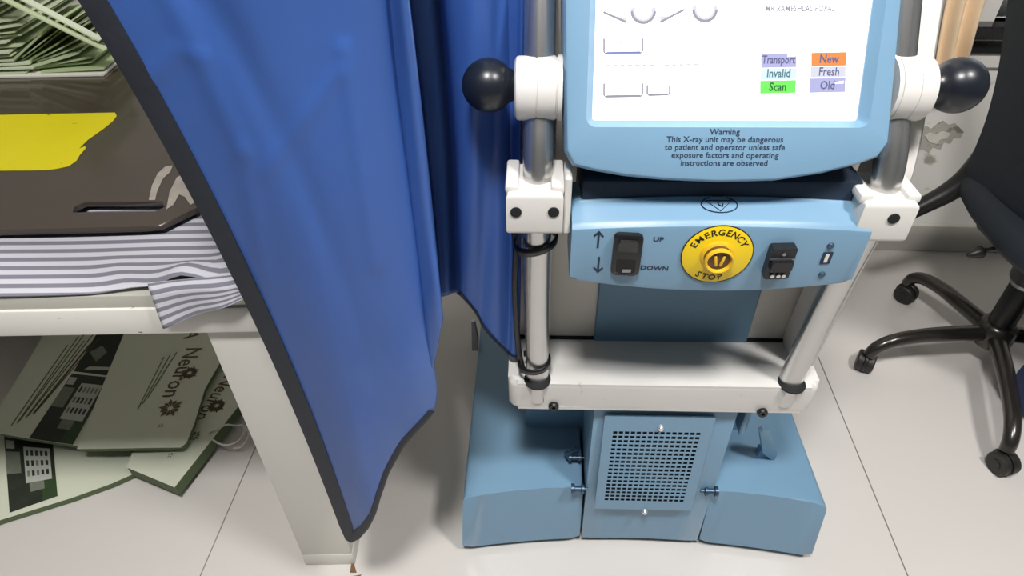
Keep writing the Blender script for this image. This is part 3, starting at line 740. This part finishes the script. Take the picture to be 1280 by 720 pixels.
# striped sheet
def sheetz(X, Y):
    z = .739 + .0012*math.sin(X*14+Y*9)
    k = max(0, min(1, (X+.60)/.2)); k = k*k*(3-2*k)
    z += k*math.exp(-((Y-.71-.02*math.sin(X*30))/.035)**2)*(.016+.008*math.sin(X*60+Y*40))
    return z
def uvmesh(name, rows, uvs, m_, parent=None):
    mb = MB().grid(rows); me = mb.mesh(name, m_, 80, fix=False); nc = len(rows[0])
    l = me.uv_layers.new(name='UVMap'); fl_ = [u for r_ in uvs for u in r_]
    for lp in me.loops: l.data[lp.index].uv = fl_[lp.vertex_index]
    o = link(name, me, parent); s = o.modifiers.new('thick', 'SOLIDIFY'); s.thickness = .0018; s.offset = 0
    return o
rows = []; uvs = []
nx_, ny_ = 120, 90
sheet = empty('striped_sheet', (-1.1, 1.1, .737)); SL = Vector(sheet.location)
tag(sheet, 'grey and white striped cotton sheet spread on the table', 'bed sheet')
for j in range(ny_+1):
    rr = []; ur = []
    for i in range(nx_+1):
        X = -2.0 + 1.66*i/nx_
        k = max(0, min(1, (X+.56)/.12))
        yfr = TY0+.004 + .010*k + .003*math.sin(X*11)
        q = j/ny_; Y = yfr + (1.60-yfr)*(q**1.6)
        wob = .05*math.sin(X*5+Y*9) + .35*k*math.exp(-((Y-.70)/.05)**2)*math.sin(X*26)
        rr.append(Vector((X, Y, sheetz(X, Y)))-SL); ur.append((X*5, Y/.0196+wob))
    rows.append(rr); uvs.append(ur)
uvmesh('sheet_top', rows, uvs, M_stripe, sheet)
# the corner of the sheet that hangs over the table's edge
rows = []; uvs = []
nf, mf = 26, 22
for j in range(mf+1):
    v = j/mf; rr = []; ur = []
    for i in range(nf+1):
        u = i/nf
        top = atZ(186+128*u, 354-12*u, .752); e1 = atY(189+122*u, 366-10*u, .660); bot = atY(206+100*u, 408-35*u, .654)
        if v < .35: p = top.lerp(e1, v/.35); p.z += .006*math.sin(v/.35*math.pi)
        else: p = e1.lerp(bot, (v-.35)/.65)
        p.y -= .004*math.sin(u*9+1)*v*.8+.002*v
        rr.append(p-SL); ur.append((u*4, v*6.4+u*.5+.12*math.sin(u*7)))
    rows.append(rr); uvs.append(ur)
uvmesh('sheet_corner', rows, uvs, M_stripe, sheet)

# dark acrylic board on the sheet (outline with a hand slot)
BZT = .758
brd = empty('acrylic_board', (-1.2, 1.1, .752)); BL = Vector(brd.location)
tag(brd, 'dark glossy acrylic board with hand slot and yellow tape lying on the sheet', 'board')
front = [atZ(0, 288, BZT), atZ(200, 283, BZT)]; cut = atZ(254, 256, BZT)
bx_left = -1.85
yl = front[0].y + (front[1].y-front[0].y)/(front[1].x-front[0].x)*(bx_left-front[0].x)
outl = [(bx_left, yl), (front[1].x-.03, front[1].y+.0002), (front[1].x, front[1].y+.004), (cut.x, cut.y), (cut.x+.004, cut.y+.03), (cut.x+.004, 1.585), (bx_left, 1.585)]
sl0, sl1, sl2, sl3 = [atZ(x, y, BZT) for x, y in ((91, 265), (193, 264), (205, 252), (103, 252))]
slot = [(sl0.x, sl0.y), (sl1.x, sl1.y), ((sl1.x+sl2.x)/2+.008, (sl1.y+sl2.y)/2-.001), (sl2.x-.004, sl2.y), (sl3.x+.004, sl3.y), ((sl0.x+sl3.x)/2-.006, (sl0.y+sl3.y)/2)]
def curvefill(name, loops_, z0, th, m_, parent, off):
    c = bpy.data.curves.new(name, 'CURVE'); c.dimensions = '2D'; c.fill_mode = 'BOTH'; c.extrude = th/2; c.bevel_depth = .0012; c.bevel_resolution = 1; c.offset = -.0012
    for lp in loops_:
        s = c.splines.new('POLY'); s.points.add(len(lp)-1); s.use_cyclic_u = True
        for p, q in zip(s.points, lp): p.co = (q[0]-off.x, q[1]-off.y, 0, 1)
    o = bpy.data.objects.new(name, c); col.objects.link(o); me = bpy.data.meshes.new_from_object(o)
    bpy.data.objects.remove(o); bpy.data.curves.remove(c)
    for v in me.vertices: v.co.z += z0-off.z
    me.materials.clear(); me.materials.append(m_)
    return link(name, me, parent)
curvefill('board_plate', [outl, slot], BZT-.0048, .0070, M_board, brd, BL)
def onboard(px): 
    p = atZ(px[0], px[1], BZT+.0005); return (p.x-BL.x, p.y-BL.y)
tape_px = [(-150, 150), (0, 144), (45, 143), (100, 142), (144, 141), (146, 145), (141, 152), (131, 160), (120, 168), (110, 175), (104, 181), (99, 186), (107, 183), (107, 186), (100, 194), (96, 201), (86, 208), (72, 211), (58, 213), (0, 213.5), (-150, 214)]
MB().prism([onboard(p) for p in tape_px], BZT+.0004-BL.z, BZT+.0012-BL.z).build('yellow_tape', M_tape, brd, smooth=0)
for k, pp in enumerate(([(186, 250), (190, 232), (197, 217), (207, 208), (216, 207), (213, 215), (204, 223), (197, 238), (194, 250)], [(208, 262), (212, 240), (221, 222), (229, 217), (236, 232), (246, 252), (238, 256), (231, 246), (224, 243), (217, 256)])):
    MB().prism([onboard(p) for p in pp], BZT+.0003-BL.z, BZT+.0008-BL.z).build('tape_residue', M_residue, brd, smooth=0)

# pile of green envelopes on the board
def slab(lx, ly, th, bend, nseg=10, wave=0):
    top = []; mb = MB(); lps = []
    for k in range(nseg+1):
        x = -lx + lx*k/nseg; z = bend*((x+lx)/lx)**2 + wave*math.sin(x*30)
        lps.append([(x, 0, z), (x, ly, z), (x, ly, z+th), (x, 0, z+th)])
    return mb.loops(lps)
vars_ = []; short = []
for k in range(8):
    th_ = (.0030, .0046, .0036, .0050, .0040, .0032, .0048, .0036)[k]
    vars_.append(slab(.46, .27, th_, (.0, .002, .001, .003, .0, .002, .001, .003)[k], wave=(.0004, -.0005, .0006, 0, .0004, .0005, -.0004, 0)[k]).mesh('envelope', M_envs[(0, 1, 2, 0, 1, 2, 0, 3)[k]], 30))
    short.append(slab(.135, .20, th_*.8, .004*(k % 3), 6).mesh('envelope', M_envs[(1, 0, 3, 1, 0, 3, 1, 0)[k]], 30))
ENVL = 'pale green paper x-ray envelope lying in the ruffled pile'
ENVG = 'green envelopes piled on the board'
zc = BZT+.0002
fo = link('paper_folder', MB().box((-.62, 0, 0), (0, .2, .005), .0008, 1).mesh('paper_folder', M_paper)); fo.location = (-.852, 1.362, zc)
tag(fo, 'white paper folder under the pile of green envelopes', 'folder')
zl = zc+.0056
for i in range(21):
    o = link('paper_envelope', vars_[(i*5+i//3) % 8])
    a_ = R(.15+.30*i+.022*i*i); xe = -1.00 + random.uniform(-.035, .025) + (.03 if i > 13 else 0)
    o.rotation_euler = (0, -a_, 0)
    o.location = (xe, 1.376+random.uniform(-.010, .008), zl + (.46+xe+1.0)*math.sin(a_))
    zl += .0052
    tag(o, ENVL, 'envelope', ENVG)
for i in range(10):   # short bundle fanned out at the right end
    o = link('paper_envelope', short[(i*3) % 8]); a_ = R(2+3.3*i); ln_ = .128 + (.012, -.014, .004, -.022, .010, -.006, .014, -.018, .0, -.010)[i]
    o.rotation_euler = (0, -a_, 0); o.location = (-.992+ln_*math.cos(a_)-.0045*i*math.sin(a_), 1.372+.007*((i*2) % 3), zc+.0056+.0042*i+ln_*math.sin(a_))
    tag(o, 'short pale green envelope fanned out at the right end of the pile', 'envelope', ENVG)
strip_a, strip_b = [slab(.30, w_, .003, .004, 8).mesh('envelope', M_envs[k_], 30) for w_, k_ in ((.018, 2), (.015, 0))]
for i, wh in enumerate(('upper', 'lower')):
    o = link('paper_envelope', (strip_a, strip_b)[i])
    o.rotation_euler = (0, R(36-i*2), 0)
    p = atY(126+8*i, 52+11*i, 1.345); o.location = (p.x, (1.334, 1.330)[i], p.z)
    tag(o, wh+' of two pale green envelopes slanting down over the right end of the pile', 'envelope', ENVG)

# ================================================================== PRINTED BAGS UNDER THE TABLE
def bag(pxs, z, th, label):
    P3 = [atZ(x, y, z) for x, y in pxs]; c = sum(P3, Vector())/len(P3); root = empty('paper_bag', (c.x, c.y, 0))
    tag(root, label, 'paper bag', 'printed paper bags under the table')
    MB().prism([(p.x-c.x, p.y-c.y) for p in P3], z-.0012, z, bev=0).build('front_sheet', M_bag, root, smooth=0)
    k = [(p.x-c.x)*.995 for p in P3], [(p.y-c.y)*.995 for p in P3]
    MB().prism(list(zip(*k)), z-th, z-.0012).build('gusset', M_gusset, root, smooth=0)
    return root, Vector((c.x, c.y, 0)), z
def bpoly(b, name, pxs, m_, d=.0006):
    root, o, z = b; P3 = [atZ(x, y, z+d)-o for x, y in pxs]; MB().add(P3, [tuple(range(len(P3)))]).build(name, m_, root, smooth=0, fix=False)
def btext(b, body, a, c_, size, m_, bold=.0004, d=.0008, upflip=1):
    root, o, z = b; A3, B3 = atZ(*a, z+d)-o, atZ(*c_, z+d)-o; ux = (B3-A3); ln = ux.length; ux.normalize(); uy = Vector((-ux.y, ux.x, 0))*upflip
    v, f = glyphs(body, size, bold, 'LEFT'); w_ = max(p.x for p in v); k = ln/w_
    MB().add([A3+ux*p.x*k+uy*p.y for p in v], f).build('lettering', m_, root, smooth=0, fix=False)
def bline(b, a, c_, wd, m_, d=.0007):
    root, o, z = b; A3, B3 = atZ(*a, z+d)-o, atZ(*c_, z+d)-o; n = (B3-A3).normalized(); n = Vector((-n.y, n.x, 0))*wd/2
    MB().add([A3+n, B3+n, B3-n, A3-n], [(0, 1, 2, 3)]).build('text_line', m_, root, smooth=0, fix=False)
def lerp2(a, b, t): return (a[0]+(b[0]-a[0])*t, a[1]+(b[1]-a[1])*t)
def bil(q, u, v): return lerp2(lerp2(q[0], q[1], u), lerp2(q[3], q[2], u), v)
def photo(b, q, seed):
    rn = random.Random(seed)
    bpoly(b, 'photo_print', q, M_photo)
    sub = lambda u0, v0, u1, v1: [bil(q, u0, v0), bil(q, u1, v0), bil(q, u1, v1), bil(q, u0, v1)]
    bpoly(b, 'photo_print', sub(.70, .60, 1, 1), M_photog, .0009); bpoly(b, 'photo_print', sub(0, .2, .3, .5), M_photom, .0009)
    bpoly(b, 'photo_print', sub(.38, .12, .92, .66), M_photow, .001)
    for r_ in range(3):
        for c in range(5):
            u = .42+c*.098; v = .17+r_*.155
            bpoly(b, 'photo_print', sub(u, v, u+.055, v+.085), M_photo if rn.random() < .7 else M_photom, .0012)
    bpoly(b, 'photo_print', sub(.45, .66, .75, .8), M_photom, .001); bpoly(b, 'photo_print', sub(.02, .05, .2, .16), M_photow, .001)
bA = bag([(-90, 683), (0, 650), (90, 622), (140, 604), (176, 588), (120, 480), (-140, 545)], .018, .016, 'printed white paper bag with building photo at the front left under the table')
photo(bA, [(5, 545), (66, 553), (72, 620), (12, 641)], 3)
bD = bag([(158, 584), (218, 609), (258, 558), (299, 506), (322, 462), (330, 395), (235, 395)], .052, .033, 'green tinted paper bag with white cord handles beside the table leg')
bC = bag([(-4, 515), (-14, 539), (36, 548), (91, 556), (128, 561), (240, 385), (75, 385)], .066, .012, 'paper bag with dark building photos and text lines under the table')
photo(bC, [(90, 467), (138, 472), (91, 556), (36, 548)], 5)
bpoly(bC, 'photo_print', [(92, 464), (139, 470), (168, 418), (124, 412)], M_photo); bpoly(bC, 'photo_print', [(112, 440), (128, 432), (134, 440), (120, 452)], M_photom, .0009); bpoly(bC, 'photo_print', [(105, 462), (140, 463), (144, 459), (112, 458)], M_photow, .0009)
for k in range(7):
    a = (14+k*5.2+(k % 2)*2, 532-k*3.0); e = (112+k*5.5, 392+k*1)
    bline(bC, a, lerp2(a, e, .72+.2*((k*37) % 5)/5), .0035 if k != 5 else .006, M_printg if k < 4 else M_print)
bB = bag([(96, 561), (226, 559), (233, 553), (243, 528), (256, 486), (279, 446), (300, 385), (168, 385)], .080, .012, 'white paper bag with large brown logo lettering lying on the other bags')
btext(bB, 'Neuron', (242, 434), (212, 496), .060, M_print, upflip=1); btext(bB, 'A', (243, 412), (236, 424), .05, M_print)
btext(bD, 'Neuron', (288, 470), (250, 524), .050, M_print)
def flower(b, c, r_, m_, n=9):
    root, o, z = b; p = atZ(*c, z+.0011)-o; mb = MB()
    for k in range(n):
        a = 2*math.pi*k/n+.2; d = Vector((math.cos(a), math.sin(a), 0)); e = Vector((-d.y, d.x, 0))
        mb.add([p+d*r_*.15, p+d*r_*.6+e*r_*.16, p+d*r_*(1 if k % 2 else .8), p+d*r_*.6-e*r_*.16], [(0, 1, 2, 3)])
    mb.build('logo', m_, root, smooth=0, fix=False)
flower(bB, (213, 510), .030, M_print, 11); flower(bB, (237, 466), .024, M_print, 17); flower(bD, (271, 507), .024, M_print, 17); flower(bD, (243, 545), .016, M_printg, 8)
flower(bB, (201, 532), .008, M_printg, 5); flower(bD, (213, 569), .008, M_printg, 5)
for k in range(3):
    a = (190-9*k, 470+14*k); bline(bB, (172+6*k, 512-7*k), (205+8*k, 446-3*k), .003, M_printg)
bline(bB, (120, 563), (226, 560.5), .0015, M_gusset)
def cordloop(b, pxs, dz):
    root, o, z = b; MB().tube(spline([atZ(x, y, z+dz[i])-o for i, (x, y) in enumerate(pxs)], 6), .0022, 8).build('cord_handle', M_cord, root)
cordloop(bD, [(262, 540), (272, 536), (283, 531), (294, 532), (304, 532), (304, 542), (296, 552), (284, 556), (273, 554), (265, 549)], [.003, .005, .008, .010, .008, .004, .004, .004, .004, .003])
cordloop(bD, [(305, 534), (311, 540), (308, 550), (300, 559), (292, 560)], [.006, .0, -.012, -.02, -.02])
bx = empty('carton', (-1.32, 1.50, 0)); tag(bx, 'dark cardboard carton in the shade far under the table', 'carton')
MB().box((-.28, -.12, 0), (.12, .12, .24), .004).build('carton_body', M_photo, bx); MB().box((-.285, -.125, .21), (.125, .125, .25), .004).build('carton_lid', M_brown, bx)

# ================================================================== THE OFFICE CHAIR
hubp = Vector((1.24, 1.215, 0))
ch = empty('office_chair', hubp); tag(ch, 'black office swivel chair on a five-arm castor base beside the wall', 'chair')
def cl_(p): return Vector(p)-hubp
cast_xy = [(.918, 1.185), (1.150, 1.470), (1.098, .885), (1.50, 1.42), (1.56, 1.12)]
for k, (x, y) in enumerate(cast_xy):
    d = Vector((x, y, 0))-hubp; ln = d.length; d.normalize()
    pts = [d*.03+Vector((0, 0, .105)), d*.12+Vector((0, 0, .112)), d*ln*.62+Vector((0, 0, .114)), d*ln*.84+Vector((0, 0, .106)), d*ln*.96+Vector((0, 0, .085)), d*ln+Vector((0, 0, .058))]
    MB().tube(spline(pts, 6), [.021-.006*i/30 for i in range(31)], 14).build('base_arm', M_chairmetal, ch)
    an = (2.6, .6, .2, 1.0, 2.0)[k]; ax = Vector((math.cos(an), math.sin(an), 0)); c = d*ln + Vector((ax.y, -ax.x, 0))*.010
    cs = MB().lathe([(.010, -.021), (.024, -.021), (.0275, -.018), (.0275, -.005), (.020, -.004), (.020, .004), (.0275, .005), (.0275, .018), (.024, .021), (.010, .021)], c+Vector((0, 0, .0275)), ax, 24).build('caster', M_caster, ch, smooth=40)
    MB().lathe([(.0295, -.004), (.0305, -.003), (.0305, .003), (.0295, .004)], c+Vector((0, 0, .030)), ax, 24).build('hood', M_chairplastic, cs)
    MB().lathe([(.012, -.0216), (.012, -.0224), (.0001, -.0226)], c+Vector((0, 0, .0275)), ax, 16).build('hubcap', M_chairplastic, cs)
MB().lathe([(.030, .070), (.045, .075), (.047, .090), (.045, .128), (.036, .140), (.030, .142)], (0, 0, 0), (0, 0, 1), 28).build('base_hub', M_chairmetal, ch)
gc = MB().lathe([(.030, .14), (.030, .265), (.027, .27)], (0, 0, 0), (0, 0, 1), 24).build('gas_cylinder', M_chairplastic, ch)
MB().lathe([(.031, .262), (.033, .264), (.033, .272), (.031, .274)], (0, 0, 0), (0, 0, 1), 24).build('ring', M_steel, gc)
MB().lathe([(.036, .275), (.040, .28), (.044, .34), (.050, .40)], (0, 0, 0), (0, 0, 1), 24).build('bellows', M_chairplastic, gc)
MB().box((-.13, -.09, .375), (.13, .09, .425), .015, 2).build('tilt_mechanism', M_chairplastic, ch)
k0 = atY(1240, 298, 1.20)-hubp
MB().lathe([(.014, -.05), (.030, -.045), (.032, -.01), (.026, .02), (.012, .03)], k0+Vector((.03, 0, .01)), (-1, -.1, -.2), 18).build('tension_knob', M_chairplastic, ch)
MB().tube(spline([k0+Vector((.01, -.03, .0)), k0+Vector((-.03, -.035, -.006)), k0+Vector((-.045, -.037, -.010)), k0+Vector((-.07, -.04, -.016))], 5), [.004]*6+[.006, .010, .013, .014, .014, .014, .012, .010, .008, .004], 12).build('lever', M_chairplastic, ch)
# seat cushion
def superell(a, b, n, z, N=48): 
    out = []
    for k in range(N):
        t = 2*math.pi*k/N; c, s = math.cos(t), math.sin(t)
        out.append((a*abs(c)**(2/n)*(1 if c >= 0 else -1), b*abs(s)**(2/n)*(1 if s >= 0 else -1), z))
    return out
seat = MB().loops([superell(.20, .19, 3, .425), superell(.245, .235, 3.2, .432), superell(.262, .25, 3.4, .455), superell(.262, .25, 3.4, .480), superell(.24, .23, 3.2, .505), superell(.17, .16, 2.6, .515)])
so = seat.build('seat', M_chair, ch, smooth=60); so.location = (.078, -.02, -.018); so.rotation_euler = (0, 0, R(-6))
# backrest: rear shell toward the machine, curved
far = [(1198, 228), (1214, 196), (1232, 150), (1245, 100), (1254, 45), (1262, -20), (1272, -110)]
farp = spline([atY(x, y, 1.40-.01*i) for i, (x, y) in enumerate(far)], 6)
rows = []; back_rows = []
for i, p in enumerate(farp):
    q = i/(len(farp)-1); rr = []; bb = []
    for k in range(15):
        s = k/14; bulge = math.sin(s*math.pi)
        a = Vector((p.x + .045*(1-bulge)*0 - .03*bulge + .05*s*(1-q), p.y - s*(.46+.02*q), p.z + .02*bulge))
        rr.append(a-hubp); bb.append(a+Vector((.035+.02*bulge, 0, .004))-hubp)
    rows.append(rr); back_rows.append(bb)
nr, nc = len(rows), 15
mb = MB().grid(rows); mb.grid(back_rows, True)
off = nr*nc
for i in range(nr-1):
    for k in (0, nc-1): mb.add([], []); mb.f.append((i*nc+k, (i+1)*nc+k, off+(i+1)*nc+k, off+i*nc+k))
for k in range(nc-1):
    for i in (0, nr-1): mb.f.append((i*nc+k, i*nc+k+1, off+i*nc+k+1, off+i*nc+k))
mb.build('backrest', M_chair, ch, smooth=60)
ap = [atY(x, y, 1.395)-hubp for x, y in ((1262, 150), (1236, 192), (1210, 222), (1186, 240), (1160, 254), (1128, 270), (1108, 280))]
arm = spline(ap, 6); MB().tube(arm, [.034-.018*i/(len(arm)-1) for i in range(len(arm))], 14).build('arm_support', M_chairplastic, ch)
# navy cloth bag hanging under the chair
nb = empty('cloth_bag', atZ(1280, 525, 0.0)+Vector((.08, .035, 0))); NL = Vector(nb.location)
tag(nb, 'dark blue cloth bag standing under the office chair', 'bag')
lps = []
for z_, a_, b_ in ((0.002, .085, .05), (.02, .10, .06), (.10, .105, .065), (.20, .095, .055), (.27, .07, .03), (.29, .065, .012)):
    lps.append([(x*(1+.05*math.sin(9*k)), y, z_) for k, (x, y, _) in enumerate(superell(a_, b_, 2.6, 0, 28))])
MB().loops(lps).build('bag_body', M_navy, nb, smooth=60)
MB().tube(spline([(-.04, 0, .285), (-.03, 0, .33), (0, 0, .35), (.03, 0, .33), (.04, 0, .285)], 6), .005, 8).build('bag_handle', M_navy, nb)

# ================================================================== CURTAIN AT THE WINDOW
cur = []
cb0, cb1, ct0, ct1 = atY(1168, 100, 1.655), atY(1206, 100, 1.655), atY(1184, 0, 1.655), atY(1233, 0, 1.655)
for j in range(25):
    q = -.1 + 3.4*j/24; row = []
    for k in range(41):
        s_ = k/40; a = cb0.lerp(cb1, s_); b = ct0.lerp(ct1, s_); p = a.lerp(b, min(q, 1)); p.z = a.z+(b.z-a.z)*q
        row.append((p.x, 1.655 + .014*math.sin(s_*13+.3*math.sin(j*.4)), p.z))
    cur.append(row)
cu_ = MB().grid(cur).build('curtain', M_curtain, smooth=80, fix=False); tag(cu_, 'narrow beige curtain hanging by the window sill', 'curtain')
cm = cu_.modifiers.new('thick', 'SOLIDIFY'); cm.thickness = .002
